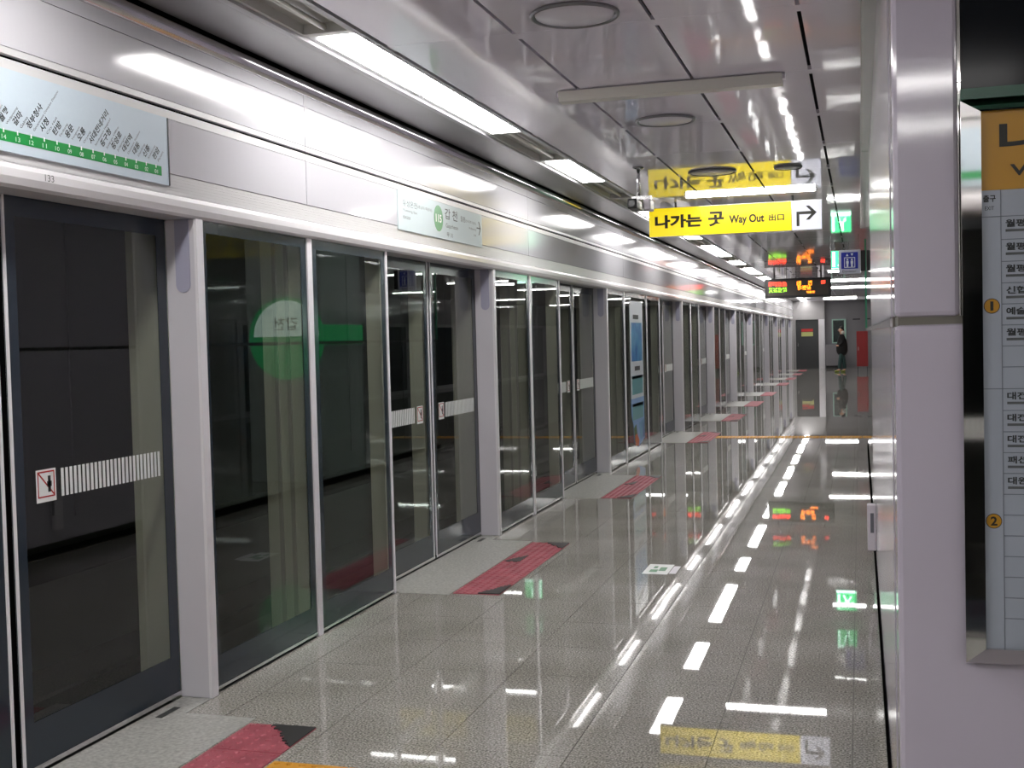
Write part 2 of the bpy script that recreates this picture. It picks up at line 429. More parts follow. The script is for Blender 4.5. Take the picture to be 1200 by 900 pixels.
# ------------------------------------------------------------------ screen door header
hd = thing('screen_door_header', (XP, 24, ZG), 'long white enamel header with rounded lip above the glass screen doors', 'header')
YH = YE-.15
seams = [YB] + [y+1.06 for y in jambs if y+1.06 < YH-.2] + [YH]
lip = [(XP-.12, ZG), (XP+.012, ZG), (XP+.028, ZG+.01), (XP+.036, ZG+.035), (XP+.034, ZG+.062), (XP+.024, ZG+.079), (XP+.008, ZG+.086), (XP-.03, ZG+.088), (XP-.12, ZG+.088)]
MB().prism(lip, 'y', YB, YH).build('lip', 'lip_metal', hd)
MB().box(XP-.30, XP-.02, YB, YH, ZG+.09, ZC-.01).build('core', 'dark_gap', hd)
bd = MB().box(XP-.02, XP+.000, YB, YH, ZG+.089, ZG+.172)
for k in range(6): bd.box(XP, XP+.001, YB, YH, ZG+.092+k*.013, ZG+.101+k*.013)
bd.build('ribbed_band', 'enamel_band', hd)
for a, b_ in zip(seams[:-1], seams[1:]):
    B(XP-.02, XP+.004, a+.003, b_-.003, ZG+.173, ZG+.398).build('lower_panel', 'enamel_white', hd, bevel=.002)
    B(XP-.02, XP+.002, a+.003, b_-.003, ZG+.400, ZG+.435).build('lower_trim', 'enamel_band', hd)
    B(XP-.02, XP+.002, a+.003, b_-.003, ZG+.450, ZG+.474).build('upper_trim', 'enamel_band', hd)
    B(XP-.02, XP+.004, a+.003, b_-.003, ZG+.475, ZG+.677).build('upper_panel', 'enamel_upper', hd, bevel=.002)
    B(XP-.02, XP+.002, a+.003, b_-.003, ZG+.680, ZG+.738).build('top_panel', 'enamel_upper', hd)
MB().cyl((XP-.004, YB, ZG+.776), (XP-.004, YH, ZG+.776), .041, n=24).build('cornice_bar', 'stainless_bright', hd, smooth=True)

# ------------------------------------------------------------------ screen doors, panels and posts
def framed_pane(t, x, y0, y1, z0, z1, side, top, bot, depth=.02, gname='glass_pane'):
    """dark glass pane with a printed dark border (four strips) under thing t, face at x"""
    B(x-.011, x-.003, y0+.004, y1-.004, z0+.004, z1-.004).build(gname, 'door_glass', t)
    fb = MB()
    fb.box(x-.002, x, y0, y0+side, z0, z1).box(x-.002, x, y1-side, y1, z0, z1)
    fb.box(x-.002, x, y0+side, y1-side, z0, z0+bot).box(x-.002, x, y0+side, y1-side, z1-top, z1)
    fb.build('printed_border', 'frit', t)
def fixed_panel(y0, y1, lab):
    t = thing('fixed_screen_panel', (XP, (y0+y1)/2, .0), lab, 'glass panel', 'fixed glass panels of the screen doors')
    framed_pane(t, XP, y0, y1, .028, ZG-.002, .06, .05, .135)
    B(XP-.03, XP+.004, y0, y1, .014, .028).build('bottom_rail', 'stainless_bright', t)
    B(XP-.03, XP-.012, y0, y1, .0, .014).build('floor_gap', 'dark_gap', t)
    return t
def leaf(y0, y1, meet, lab, stripes=True):
    """meet: +1 meeting edge at y1, -1 at y0"""
    t = thing('sliding_door', (XD, (y0+y1)/2, .0), lab, 'door', 'sliding glass doors of the platform screen')
    framed_pane(t, XD, y0, y1, .03, ZG+.02, .07, .09, .16)
    B(XD-.05, XD+.004, y0, y1, .012, .03).build('bottom_rail', 'stainless_bright', t)
    ym = y1 if meet > 0 else y0
    a, b_ = (ym-.014, ym-.002) if meet > 0 else (ym+.002, ym+.014)
    B(XD-.02, XD+.006, a, b_, .02, ZG+.02).build('edge_strip', 'edge_light', t)
    a, b_ = (ym-.002, ym+.018) if meet > 0 else (ym-.018, ym+.002)
    B(XD-.02, XD-.004, a, b_, .02, ZG+.02).build('rubber_seal', 'skirting_black', t)
    a, b_ = (ym-.06, ym-.002) if meet > 0 else (ym+.002, ym+.06)
    B(XD-.12, XD-.022, a, b_, .03, ZG+.02).build('back_stile', 'back_paint', t)
    if stripes:
        st = MB(); n_ = 26
        a0, a1 = (y0+.10, y1-.30) if meet > 0 else (y0+.27, y1-.09)
        for k in range(n_):
            a = a0+(a1-a0)*k/n_; st.box(XD+.0005, XD+.0012, a, a+(a1-a0)/n_*.62, .985, 1.09)
        st.build('safety_stripes', 'print_white', t)
        c0, c1 = (y1-.26, y1-.15) if meet > 0 else (y0+.13, y0+.24)
        s = B(XD+.0005, XD+.001, c0, c1, .975, 1.095).build('warning_sticker', 'print_white', t)
        q = MB(); e = .008; x0, x1 = XD+.001, XD+.0016
        q.box(x0, x1, c0+e, c1-e, 1.083, 1.088).box(x0, x1, c0+e, c1-e, .992, .997).box(x0, x1, c0+e, c0+e+.005, .997, 1.083).box(x0, x1, c1-e-.005, c1-e, .997, 1.083)
        q.prism([(c0+e, 1.084), (c0+e+.008, 1.084), (c1-e, .998), (c1-e-.008, .998)], 'x', x0, x1)
        q.build('warning_print', 'warning_red', s)
        MB().box(x0, x1, c1-.045, c1-.03, 1.01, 1.07).box(x0, x1, c1-.05, c1-.025, 1.03, 1.05).build('warning_figure', 'print_dark', s)
    return t
def jamb(y, lab):
    t = thing('jamb_post', (XP-.06, y-.03, 0), lab, 'post', 'white posts at the far side of each doorway')
    B(XD, XP+.022, y-.05, y-.002, 0, ZG).build('post_body', 'jamb_paint', t, bevel=.004)
    B(XP+.010, XP+.024, y-.054, y-.0, .002, ZG-.001).build('front_edge', 'edge_light', t)
    B(XD-.2, XD-.03, y-.05, y+.03, -.02, ZG).build('back_post', 'back_paint', t)
    # round-ended lavender strip on the near face
    x0, x1, zb = XP-.082, XP-.014, 1.80
    pts = [(x1, ZG-.002), (x0, ZG-.002), (x0, zb)]
    cxm, rr = (x0+x1)/2, (x1-x0)/2
    pts += [(cxm-rr*math.cos(a), zb-rr*math.sin(a)) for a in [math.pi*k/10 for k in range(1, 10)]] + [(x1, zb)]
    MB().prism(pts, 'y', y-.056, y-.0495).build('lavender_strip', 'lavender_strip', t)
    return t
def mullion(y, wdt, lab):
    t = thing('panel_mullion', (XP, y, 0), lab, 'mullion', 'slim white mullions between the glass panels')
    B(XP-.012, XP+.008, y-wdt/2, y+wdt/2, 0.0, ZG).build('front_profile', 'edge_light', t, bevel=.002)
    B(XP-(.26 if wdt > .03 else .125), XP-.034, y-wdt/2-.01, y+wdt/2+(.02 if wdt > .03 else 0), -.02, ZG).build('back_post', 'back_paint', t)
    if wdt > .03:
        for xx in (.10, .17): B(XP-xx-.02, XP-xx, y-wdt/2-.022, y-wdt/2-.011, -.02, ZG).build('back_rib', 'enamel_band', t)
    return t
for i, y in enumerate(jambs):
    o_ = ORD[i-1] if i else None
    ynext = jambs[i+1] if i+1 < len(jambs) else YE
    wh = f'the {o_} jamb post from the camera' if o_ else 'the photographer'
    if y > 0.2:
        jamb(y, f'{o_} tall white jamb post from the camera at a screen doorway' if o_ else 'white jamb post outside the view on the near left')
    long_ = ynext-y > 5
    a = y; b_ = y+1.035
    if b_ > YE-.1: break
    fixed_panel(a, b_, f'tinted fixed glass panel directly beyond {wh}')
    mullion(y+1.065, .055, f'slim white mullion beyond {wh}')
    a = y+1.095
    if long_:
        if y+2.6 < YE:
            fixed_panel(a, y+2.605, f'wide tinted glass panel, middle of three beyond {wh}')
            mullion(y+2.63, .035, f'slim mullion after the wide glass panel beyond {wh}')
            a = y+2.65
    e = ynext-2.172
    if ynext >= YE: break
    fixed_panel(a, e-.012, f'tinted fixed glass panel before the doorway that ends at the {ORD[i]} jamb post')
    mullion(e, .022, f'thin bright mullion at the near side of the doorway ending at the {ORD[i]} jamb post')
    dm = ynext-1.09
    leaf(e+.03, dm-.0185, 1, f'near leaf of the sliding glass doors before the {ORD[i]} jamb post')
    leaf(dm+.0185, ynext-.052, -1, f'far leaf of the sliding glass doors before the {ORD[i]} jamb post')

# ------------------------------------------------------------------ threshold plates and tactile strips
def bump_mesh(mat):
    mb = MB(); s = .146
    mb.box(-s, s, -s, s, 0, .004)
    for i in range(6):
        for j in range(6):
            x, y = -.125+.05*i, -.125+.05*j
            n = 8; v = [(x+r*math.cos(2*math.pi*k/n), y+r*math.sin(2*math.pi*k/n), z) for r, z in ((.0135, .004), (.009, .0082)) for k in range(n)]
            mb.add(v, [(k, (k+1) % n, n+(k+1) % n, n+k) for k in range(n)] + [tuple(range(n, 2*n))])
    return mb.mesh('tactile_tile', mat)
RT, YT = bump_mesh('red_tactile'), bump_mesh('yellow_tactile')
def tri_patch(t, x, y, sx, sy, seed):
    rnd = random.Random(seed); mb = MB(); n = 9
    for k in range(n):
        u0, u1 = k/n, (k+1)/n
        wv = sx*(1-u0)*rnd.uniform(.8, 1.0)
        x0, x1 = (x, x-wv) if sx > 0 else (x, x-wv)
        y0, y1 = y+sy*u0, y+sy*u1
        mb.box(min(x0, x1), max(x0, x1), min(y0, y1), max(y0, y1), .0045, .0092)
    mb.build('worn_black_patch', 'black_patch', t)
for i, y in enumerate(jambs[1:]):
    c = y-1.22; y0 = c-.9
    o_ = ORD[i]
    p = thing('threshold_plate', (XP+.1, c, 0), f'pale grey threshold plate before the {o_} jamb post', 'floor plate', 'threshold plates at the doorways')
    MB().box(XD+.012, XP+.02, y-2.14, y-.055, .0005, .0035).box(XP+.02, -2.398, y-2.16, y-.26, .0005, .0035).build('plate', 'plate_stone', p)
    B(-2.815, -2.785, y-.34, y-.20, .0036, .0052).build('drain_slot', 'drain_dark', p)
    t = thing('tactile_strip', (-2.24, c, 0), f'red tactile paving strip before the {o_} jamb post', 'tactile paving', 'red tactile strips at the doorways')
    for k in range(6):
        o = bpy.data.objects.new('tactile_tile', RT); COL.objects.link(o); o.parent = t; o.matrix_parent_inverse = Matrix.Translation(-Vector(t.location))
        o.location = (-2.24, y0+.15+.3*k, .0005)
    if i < 5:
        tri_patch(t, -2.095, y0+1.795, .19, -.22, i*3)
        if i: tri_patch(t, -2.095, y0+.01, .16, .26, i*3+1); tri_patch(t, -2.26, y0+1.02, .12, .24, i*3+2)
def yellow_strip(y, x0, n, lab):
    t = thing('yellow_tactile_strip', (x0+.15*n, y, 0), lab, 'tactile paving', 'yellow tactile strips')
    for k in range(n):
        o = bpy.data.objects.new('tactile_tile', YT); COL.objects.link(o); o.parent = t; o.matrix_parent_inverse = Matrix.Translation(-Vector(t.location))
        o.location = (x0+.15+.3*k, y, .0005)
yellow_strip(3.70, -2.085, 7, 'yellow tactile paving strip at the bottom edge of the view')
yellow_strip(17.75, -2.085, 12, 'yellow tactile paving strip crossing the platform far ahead')

# floor sticker
t = thing('floor_sticker', (-1.285, 7.63, 0), 'small white floor sticker with green print lying on the granite', 'sticker')
B(-1.37, -1.205, 7.47, 7.80, .0012, .002).build('sticker_sheet', 'print_white', t)
MB().box(-1.335, -1.285, 7.54, 7.62, .002, .0024).box(-1.325, -1.30, 7.66, 7.73, .002, .0024).box(-1.28, -1.235, 7.58, 7.70, .002, .0024).build('green_print', 'badge_green', t)
B(-1.2, -1.155, 7.50, 7.75, .0012, .0018).build('worn_corner', 'grille', t)

# ------------------------------------------------------------------ route map on the header
XF = XP+.004
t = thing('route_map', (XF, 3.2, 2.2), 'pale blue route map panel with a green line on the white header', 'sign')
B(XF, XF+.006, 1.9, 4.318, 2.2, 2.478).build('panel', 'map_panel', t)
B(XF, XF+.008, 4.314, 4.322, 2.2, 2.478).build('edge_line', 'print_dark', t)
B(XF+.006, XF+.0068, 2.0, 4.262, 2.234, 2.272).build('green_line', 'line_green', t)
names = ['판암', '신흥', '대동', '대전역', '중앙로', '중구청', '서대전네거리', '오룡', '용문', '탄방', '시청', '정부청사', '갈마', '월평', '갑천', '유성온천', '구암', '현충원']
subs = ['Panam', 'Sinheung', 'Daedong', 'Daejeon Station', 'Jungangno', 'Jung-gu Office', 'Seodaejeon Negeori', 'Oryong', 'Yongmun', 'Tanbang', 'City Hall', 'Government Complex Daejeon', 'Galma', 'Wolpyeong', 'Gapcheon', 'Yuseong Spa', 'Guam', 'Hyeonchungwon']
A60 = math.radians(50)
for k, (a, s) in enumerate(zip(names, subs)):
    y = 4.222-.0685*k
    B(XF+.0068, XF+.0075, y-.003, y+.003, 2.262, 2.276).build('station_tick', 'print_white', t)
    lettering(f'{k+1:02d}', 'side', (y-.011, y+.011, 2.240, 2.255), 'print_white', t, XF+.0076)
    lettering(a, 'side', (y-.006, 2.29, .029*len(a), .027), 'print_dark', t, XF+.0072, bold=.02, angle=A60)
    lettering(s, 'side', (y+.020, 2.287, .0074*len(s)+.02, .011), 'print_grey', t, XF+.0072, angle=A60)
B(XF+.006, XF+.0066, 3.28, 3.32, 2.34, 2.37).build('pink_mark', 'pink_print', t)
lettering('133', 'side', (3.50, 3.548, 2.118, 2.142), 'print_grey', hd, XP+.0365)

# ------------------------------------------------------------------ station name sign on the header
t = thing('station_name_sign', (XF, 7.7, 2.23), 'pale station name sign with green 115 badge on the white header', 'sign')
B(XF, XF+.006, 6.85, 8.545, 2.232, 2.476).build('panel', 'station_panel', t)
o = MB().lathe([(.088, 0), (.088, .0012)], (XF+.006, 7.585, 2.365), 'x', 40).build('badge', 'badge_green', t)
lettering('115', 'side', (7.528, 7.642, 2.338, 2.392), 'print_white', o, XF+.0078, bold=.025)
lettering('갑 천', 'side', (7.715, 7.975, 2.375, 2.448), 'print_dark', t, XF+.0068, bold=.01)
lettering('Gapcheon', 'side', (7.73, 7.985, 2.308, 2.345), 'print_dark', t, XF+.0068)
lettering('甲 川', 'side', (7.75, 7.87, 2.252, 2.284), 'print_dark', t, XF+.0068)
lettering('유성온천', 'side', (6.93, 7.18, 2.385, 2.425), 'print_grey', t, XF+.0068)
lettering('(충남대·목원대)', 'side', (7.19, 7.46, 2.39, 2.415), 'print_grey', t, XF+.0068)
lettering('Yuseong Spa', 'side', (6.93, 7.18, 2.348, 2.368), 'print_grey', t, XF+.0068)
lettering('儒城溫泉', 'side', (6.93, 7.06, 2.305, 2.325), 'print_grey', t, XF+.0068)
lettering('월평', 'side', (8.05, 8.15, 2.385, 2.425), 'print_dark', t, XF+.0068)
lettering('(한국과학기술원)', 'side', (8.155, 8.40, 2.385, 2.41), 'print_grey', t, XF+.0068)
lettering('Wolpyeong', 'side', (8.23, 8.40, 2.342, 2.362), 'print_grey', t, XF+.0068)
lettering('月坪', 'side', (8.34, 8.40, 2.30, 2.318), 'print_grey', t, XF+.0068)
ar = MB(); x0, x1 = XF+.006, XF+.0072
ar.box(x0, x1, 8.42, 8.50, 2.366, 2.374)
ar.prism([(8.465, 2.42), (8.475, 2.42), (8.515, 2.370), (8.475, 2.32), (8.465, 2.32), (8.50, 2.370)], 'x', x0, x1)
ar.build('arrow', 'print_dark', t)

# ------------------------------------------------------------------ poster on the glass
t = thing('glass_poster', (XP, 14.95, .1), 'tall white and blue poster stuck on the wide glass panel', 'poster')
x0 = XP+.0005
B(x0, x0+.001, 14.5, 15.4, .75, 1.98).build('sheet', 'poster_white', t)
MB().prism([(14.5, .75), (14.5, .55), (14.62, .42), (14.66, .2), (14.9, .12), (15.2, .16), (15.4, .2), (15.4, .75)], 'x', x0, x0+.001).build('lower_sheet', 'poster_pale', t)
x1 = x0+.001
B(x1, x1+.0006, 14.58, 15.33, 1.22, 1.71).build('blue_picture', 'poster_blue', t)
B(x1, x1+.0006, 14.58, 15.33, .80, 1.03).build('teal_picture', 'poster_teal', t)
B(x1, x1+.0006, 14.58, 15.33, 1.0, 1.035).build('navy_bar', 'poster_navy', t)
B(x1, x1+.0006, 14.58, 15.33, .48, .68).build('teal_picture', 'poster_teal', t)
B(x1, x1+.0006, 14.58, 15.33, .645, .685).build('navy_bar', 'poster_navy', t)
B(x1, x1+.0006, 14.72, 15.1, 1.755, 1.81).build('title_block', 'print_dark', t)
B(x1, x1+.0006, 14.78, 15.14, 1.10, 1.155).build('title_block', 'print_dark', t)
MB().prism([(14.64, .38), (14.8, .42), (14.9, .25), (14.85, .16), (14.68, .2)], 'x', x1, x1+.0006).build('leaf_print', 'poster_leaf', t)
MB().prism([(14.7, .28), (14.84, .3), (15.0, .2), (14.95, .13), (14.75, .15)], 'x', x1+.0006, x1+.0012).build('orange_print', 'poster_orange', t)
MB().prism([(15.0, .42), (15.38, .46), (15.38, .22), (15.1, .2)], 'x', x1, x1+.0006).build('blue_print', 'poster_blue', t)

# ------------------------------------------------------------------ way out sign
YS = 12.15
t = thing('way_out_sign', (-1.21, YS, 2.55), 'yellow hanging way out sign with Korean lettering and a right arrow', 'sign')
B(-2.072, -.343, YS, YS+.09, 2.55, 2.845).build('cabinet', 'stainless', t)
B(-2.068, -.640, YS-.004, YS, 2.553, 2.842).build('yellow_face', 'sign_yellow', t)
B(-.634, -.347, YS-.004, YS, 2.553, 2.842).build('white_face', 'sign_white', t)
for x in (-1.80, -.63):
    MB().cyl((x, YS+.045, 2.845), (x, YS+.045, ZC), .012, n=8).build('hanger_rod', 'black_metal', t)
yf = YS-.006
lettering('나가는', 'front', (-2.01, -1.53, 2.635, 2.770), 'sign_black', t, yf, bold=.045)
lettering('곳', 'front', (-1.465, -1.305, 2.632, 2.780), 'sign_black', t, yf, bold=.035)
lettering('Way Out', 'front', (-1.255, -.905, 2.628, 2.735), 'sign_black', t, yf, bold=.035)
lettering('出口', 'front', (-.86, -.71, 2.655, 2.725), 'sign_black', t, yf, bold=.03)
ar = MB()
ar.box(-.590, -.562, yf-.001, yf, 2.59, 2.735).box(-.562, -.43, yf-.001, yf, 2.705, 2.735)
ar.prism([(-.50, 2.79), (-.465, 2.79), (-.395, 2.72), (-.465, 2.65), (-.50, 2.65), (-.433, 2.72)], 'y', yf-.001, yf)
ar.build('arrow', 'sign_black', t)

# ------------------------------------------------------------------ cctv camera
x, y = -1.70, 9.5
t = thing('security_camera', (x, y, ZC), 'small security camera on a ceiling pole left of the way out sign', 'camera')
MB().lathe([(.045, 0), (.045, -.012), (.016, -.02)], (x, y, ZC-.001), n=16).build('ceiling_plate', 'stainless', t, smooth=True)
MB().cyl((x, y, ZC), (x, y, 2.66), .014, n=10).build('pole', 'stainless_bright', t, smooth=True)
B(x-.055, x+.1, y-.02, y+.02, 2.635, 2.662).build('bracket', 'stainless', t)
o = B(x-.065, x+.012, y-.16, y+.08, 2.55, 2.63).build('body', 'black_plastic', t, bevel=.01)
MB().cyl((x-.026, y-.175, 2.59), (x-.026, y-.155, 2.59), .026, n=14).build('lens', 'dark_glass', o)
o = B(x+.045, x+.105, y-.06, y+.12, 2.545, 2.633).build('second_body', 'white_plastic', t, bevel=.012)

# ------------------------------------------------------------------ elevator flag sign
YV = 14.4
t = thing('elevator_sign', (-.09, YV, 2.2), 'blue elevator pictogram flag sign on a white plate', 'sign')
B(-.228, .022, YV, YV+.03, 2.205, 2.482).build('plate', 'flag_white', t, bevel=.005)
MB().box(-.198, -.008, YV-.002, YV, 2.262, 2.455).build('blue_square', 'pictogram_blue', t, bevel=.001)
B(.022, .075, YV+.002, YV+.028, 2.23, 2.47).build('mounting_bracket', 'black_metal', t)
pg = MB(); yv = YV-.0025
for a, b_, c, d in ((-.165, -.041, 2.388, 2.396), (-.165, -.041, 2.275, 2.283), (-.165, -.157, 2.275, 2.396), (-.049, -.041, 2.275, 2.396)): pg.box(a, b_, yv-.001, yv, c, d)
for cxp in (-.128, -.078):
    pg.box(cxp-.014, cxp+.014, yv-.001, yv, 2.32, 2.355).box(cxp-.010, cxp+.010, yv-.001, yv, 2.285, 2.32)
    pg.prism([(cxp+.011*math.cos(2*math.pi*k/10), 2.369+.011*math.sin(2*math.pi*k/10)) for k in range(10)], 'y', yv-.001, yv)
pg.prism([(-.146, 2.41), (-.114, 2.41), (-.13, 2.44)], 'y', yv-.001, yv).prism([(-.092, 2.44), (-.06, 2.44), (-.076, 2.41)], 'y', yv-.001, yv)
pg.build('pictogram', 'print_white', t)
lettering('Elevator', 'front', (-.185, -.03, 2.22, 2.248), 'print_dark', t, YV-.0008)

# ------------------------------------------------------------------ exit sign
YX = 18.7
t = thing('exit_sign', (-.25, YX, 2.45), 'glowing green exit sign hanging behind the elevator sign', 'sign')
B(-.405, -.1, YX, YX+.05, 2.45, 2.765).build('cabinet', 'white_plastic', t)
B(-.40, -.105, YX-.003, YX, 2.50, 2.76).build('green_face', 'exit_green', t)
B(-.40, -.105, YX-.003, YX, 2.455, 2.498).build('lower_strip', 'exit_white', t)
fg = MB(); yv = YX-.004
fg.prism([(-.23+.02*math.cos(2*math.pi*k/10), 2.72+.02*math.sin(2*math.pi*k/10)) for k in range(10)], 'y', yv-.001, yv)
fg.prism([(-.26, 2.70), (-.22, 2.70), (-.21, 2.62), (-.27, 2.61)], 'y', yv-.001, yv)
fg.prism([(-.27, 2.62), (-.24, 2.62), (-.28, 2.53), (-.31, 2.53)], 'y', yv-.001, yv).prism([(-.24, 2.62), (-.215, 2.62), (-.17, 2.56), (-.19, 2.54)], 'y', yv-.001, yv)
fg.box(-.385, -.345, yv-.001, yv, 2.52, 2.745)
fg.build('running_figure', 'exit_white', t)
for x in (-.35, -.15): MB().cyl((x, YX+.025, 2.765), (x, YX+.025, ZC), .008, n=8).build('hanger_rod', 'stainless', t)

# ------------------------------------------------------------------ LED board
YL = 27.5
t = thing('display_board', (-1.33, YL, 2.33), 'black LED train display board with red and orange rows', 'display')
B(-2.065, -.60, YL, YL+.12, 2.33, 2.77).build('case', 'led_body', t, bevel=.01)
sc_ = B(-2.0, -.66, YL-.003, YL, 2.385, 2.72).build('screen', 'led_screen', t)
rnd = random.Random(3)
def glyphs(x0, x1, z0, z1, n, mat):
    mb = MB(); wd = (x1-x0)/n
    for k in range(n):
        gx = x0+wd*k; c = wd*.84/6; r = (z1-z0)/7
        for i in range(6):
            for j in range(7):
                if rnd.random() < .62: mb.box(gx+i*c, gx+i*c+c*.85, YL-.0045, YL-.003, z0+j*r, z0+j*r+r*.85)
    mb.build('led_row', mat, sc_)
glyphs(-1.97, -1.56, 2.60, 2.70, 4, 'led_red')
glyphs(-1.97, -1.56, 2.46, 2.57, 4, 'led_green')
glyphs(-1.35, -1.24, 2.60, 2.70, 1, 'led_orange'); glyphs(-1.10, -1.0, 2.60, 2.70, 1, 'led_orange')
glyphs(-1.33, -1.03, 2.50, 2.60, 3, 'led_orange'); glyphs(-1.14, -.95, 2.42, 2.47, 3, 'led_orange')
glyphs(-.82, -.71, 2.62, 2.70, 1, 'led_red')
for x in (-1.85, -.82): MB().cyl((x, YL+.06, 2.77), (x, YL+.06, ZC), .02, n=10).build('hanger_rod', 'black_metal', t)

# ------------------------------------------------------------------ enamel wall, then glass partition on the right
XG = .082
ew = struct(B(XG+.004, XG+.16, 3.37, 9.2, 0, ZC).build('wall_side', 'groove')); ew['label'] = 'glossy lilac white enamel panel wall along the right edge of the platform'
ys = [3.372, 5.3, 7.25, 9.2]
for a, b_ in zip(ys[:-1], ys[1:]):
    B(XG, XG+.004, a+.002, b_-.002, .09, 1.535).build('lower_panel', 'side_enamel', ew)
    B(XG, XG+.004, a+.002, b_-.002, 1.56, 2.86).build('upper_panel', 'side_enamel', ew)
B(XG-.008, XG+.004, 3.372, 9.2, 0, .09).build('skirting', 'skirting_black', ew)
B(XG-.003, XG+.004, 3.372, 9.2, 1.536, 1.558).build('groove_strip', 'stainless_bright', ew)
B(XG-.06, XG+.004, 3.372, 9.2, 2.86, ZC-.012).build('top_rail', 'stainless', ew)
t = thing('glass_partition', (XG, 12.6, 0), 'tall glass partition with a green end edge beyond the right wall panels', 'partition')
ys = [9.22+2.26*k for k in range(4)]
for a, b_ in zip(ys[:-1], ys[1:]):
    B(XG, XG+.01, a+.004, b_-.004, .06, 1.535).build('lower_pane', 'partition_glass', t)
    B(XG, XG+.01, a+.004, b_-.004, 1.565, 2.86).build('upper_pane', 'partition_glass', t)
B(XG-.008, XG+.04, 9.22, ys[-1], 0, .06).build('bottom_channel', 'skirting_black', t)
B(XG-.004, XG+.03, 9.22, ys[-1], 1.535, 1.565).build('transom', 'stainless_bright', t)
B(XG-.06, XG+.03, 9.22, ys[-1], 2.86, ZC-.012).build('top_channel', 'stainless', t)
B(XG-.012, XG+.012, ys[-1]-.02, ys[-1], 1.565, 2.72).build('green_end_edge', 'green_edge', t)
t = thing('wall_fixture', (.05, 7.5, .24), 'small white box fixed low on the right wall panels', 'fixture')
B(.028, XG-.003, 7.46, 7.54, .19, .47).build('box', 'white_plastic', t, bevel=.006)
B(.046, .066, 7.457, 7.46, .30, .42).build('grey_plate', 'grey_plastic', t)

# sign column behind the partition (seen in the screen door glass)
t = thing('sign_column', (.65, 12.4, 0), 'pale square column behind the glass partition', 'column')
B(.20, 1.12, 11.9, 13.0, 0, ZC).build('shaft', 'wall_pale', t, bevel=.02)
t = thing('round_station_sign', (.62, 11.88, 1.6), 'round green and white station sign on the column behind the glass', 'sign')
c = (.62, 11.9, 1.61)
MB().lathe([(.46, 0), (.46, -.02)], c, 'y', 48).build('ring', 'glow_green', t)
MB().prism([(c[0]+.40*math.cos(math.pi*k/24), c[2]+.02+.40*math.sin(math.pi*k/24)) for k in range(25)], 'y', 11.876, 11.88).build('white_half', 'glow_white', t)
lettering('갑천', 'front', (.48, .76, 1.70, 1.84), 'print_dark', t, 11.875)
B(.19, .2, 11.9, 13.0, 1.53, 1.75).build('side_band', 'glow_green', t)

# ------------------------------------------------------------------ foreground column with information board
YC = 3.1
t = thing('foreground_column', (.6, 3.2, 0), 'lilac grey enamel column in the right foreground', 'column')
B(.092, 1.3, YC+.012, YC+.25, 0, ZC).build('core', 'groove', t)
MB().box(.084, 1.3, YC, YC+.262, 0, 1.538).build('lower_panel', 'column_enamel', t, bevel=.012)
MB().box(.084, .238, YC, YC+.262, 1.558, ZC).build('upper_panel', 'column_enamel', t, bevel=.012)
B(.241, 1.3, YC+.004, YC+.24, 1.558, ZC).build('dark_panel', 'dark_glass', t)
B(.236, .243, YC-.003, YC+.01, 1.558, ZC).build('edge_trim', 'chrome', t)
MB().lathe([(.006, 0), (.004, -.004)], (.2395, YC-.003, 2.13), 'y', 10).build('rivet', 'chrome', t)
YBD = 3.02
t = thing('information_board', (.7, YBD, .7), 'exit information board with yellow header in a chrome frame', 'sign')
x0, x1, z0, z1 = .240, 1.16, .706, 2.075; fwd = .042
xi0, xi1, zi0, zi1 = x0+fwd, x1-fwd, z0+fwd+.005, z1-.036
B(x0+.004, x1-.004, YBD+.053, YC-.001, z0+.004, z1-.004).build('back_box', 'stainless', t)
B(x0, x1, YBD+.03, YC+.003, z1, z1+.026).build('green_reflection', 'green_dark', t)  # coloured strip standing in for the green reflection in the top frame edge
fr = MB()
O = [(x0, YBD+.045, z0), (x1, YBD+.045, z0), (x1, YBD+.045, z1), (x0, YBD+.045, z1)]
I = [(xi0, YBD, zi0), (xi1, YBD, zi0), (xi1, YBD, zi1), (xi0, YBD, zi1)]
Bk = [(p[0], YBD+.052, p[2]) for p in O]; Ik = [(p[0], YBD+.052, p[2]) for p in I]
fr.add(O+I+Bk+Ik, [(i, (i+1) % 4, 4+(i+1) % 4, 4+i) for i in range(4)] + [(8+i, 8+(i+1) % 4, (i+1) % 4, i) for i in range(4)] + [(4+i, 4+(i+1) % 4, 12+(i+1) % 4, 12+i) for i in range(4)] + [(12+i, 12+(i+1) % 4, 8+(i+1) % 4, 8+i) for i in range(4)])
fr.build('chrome_frame', 'chrome', t)
yb = YBD+.012
B(xi0, xi1, yb, yb+.015, zi0, zi1).build('white_sheet', 'board_white', t)
B(xi0, xi1, yb-.001, yb, 1.853, zi1).build('yellow_header', 'board_yellow', t)
for ch, a, b_ in (('나', .323, .432), ('가', .452, .561), ('는', .581, .69)): lettering(ch, 'front', (a, b_, 1.935, 2.015), 'sign_black', t, yb-.0016, bold=.03)
lettering('곳', 'front', (.75, .86, 1.935, 2.015), 'sign_black', t, yb-.0016, bold=.03)
lettering('Way Out', 'front', (.346, .60, 1.876, 1.912), 'sign_black', t, yb-.0016, bold=.02)
ln = MB()
zr = [1.853, 1.79, 1.735, 1.683, 1.632, 1.582, 1.532, 1.482, 1.432, 1.38, 1.328, 1.277, 1.227, 1.177, 1.127, 1.077, 1.027, .977, .927, .877, .827]
for z in zr[1:]:
    full = z in (1.79, 1.38)
    ln.box(xi0 if full else .325, xi1, yb-.0012, yb-.0002, z-.001, z+.001)
ln.box(.324, .326, yb-.0012, yb-.0002, zi0, 1.853)
ln.build('table_lines', 'board_line', t)
lettering('출구', 'front', (.286, .314, 1.825, 1.842), 'sign_black', t, yb-.0016, bold=.02)
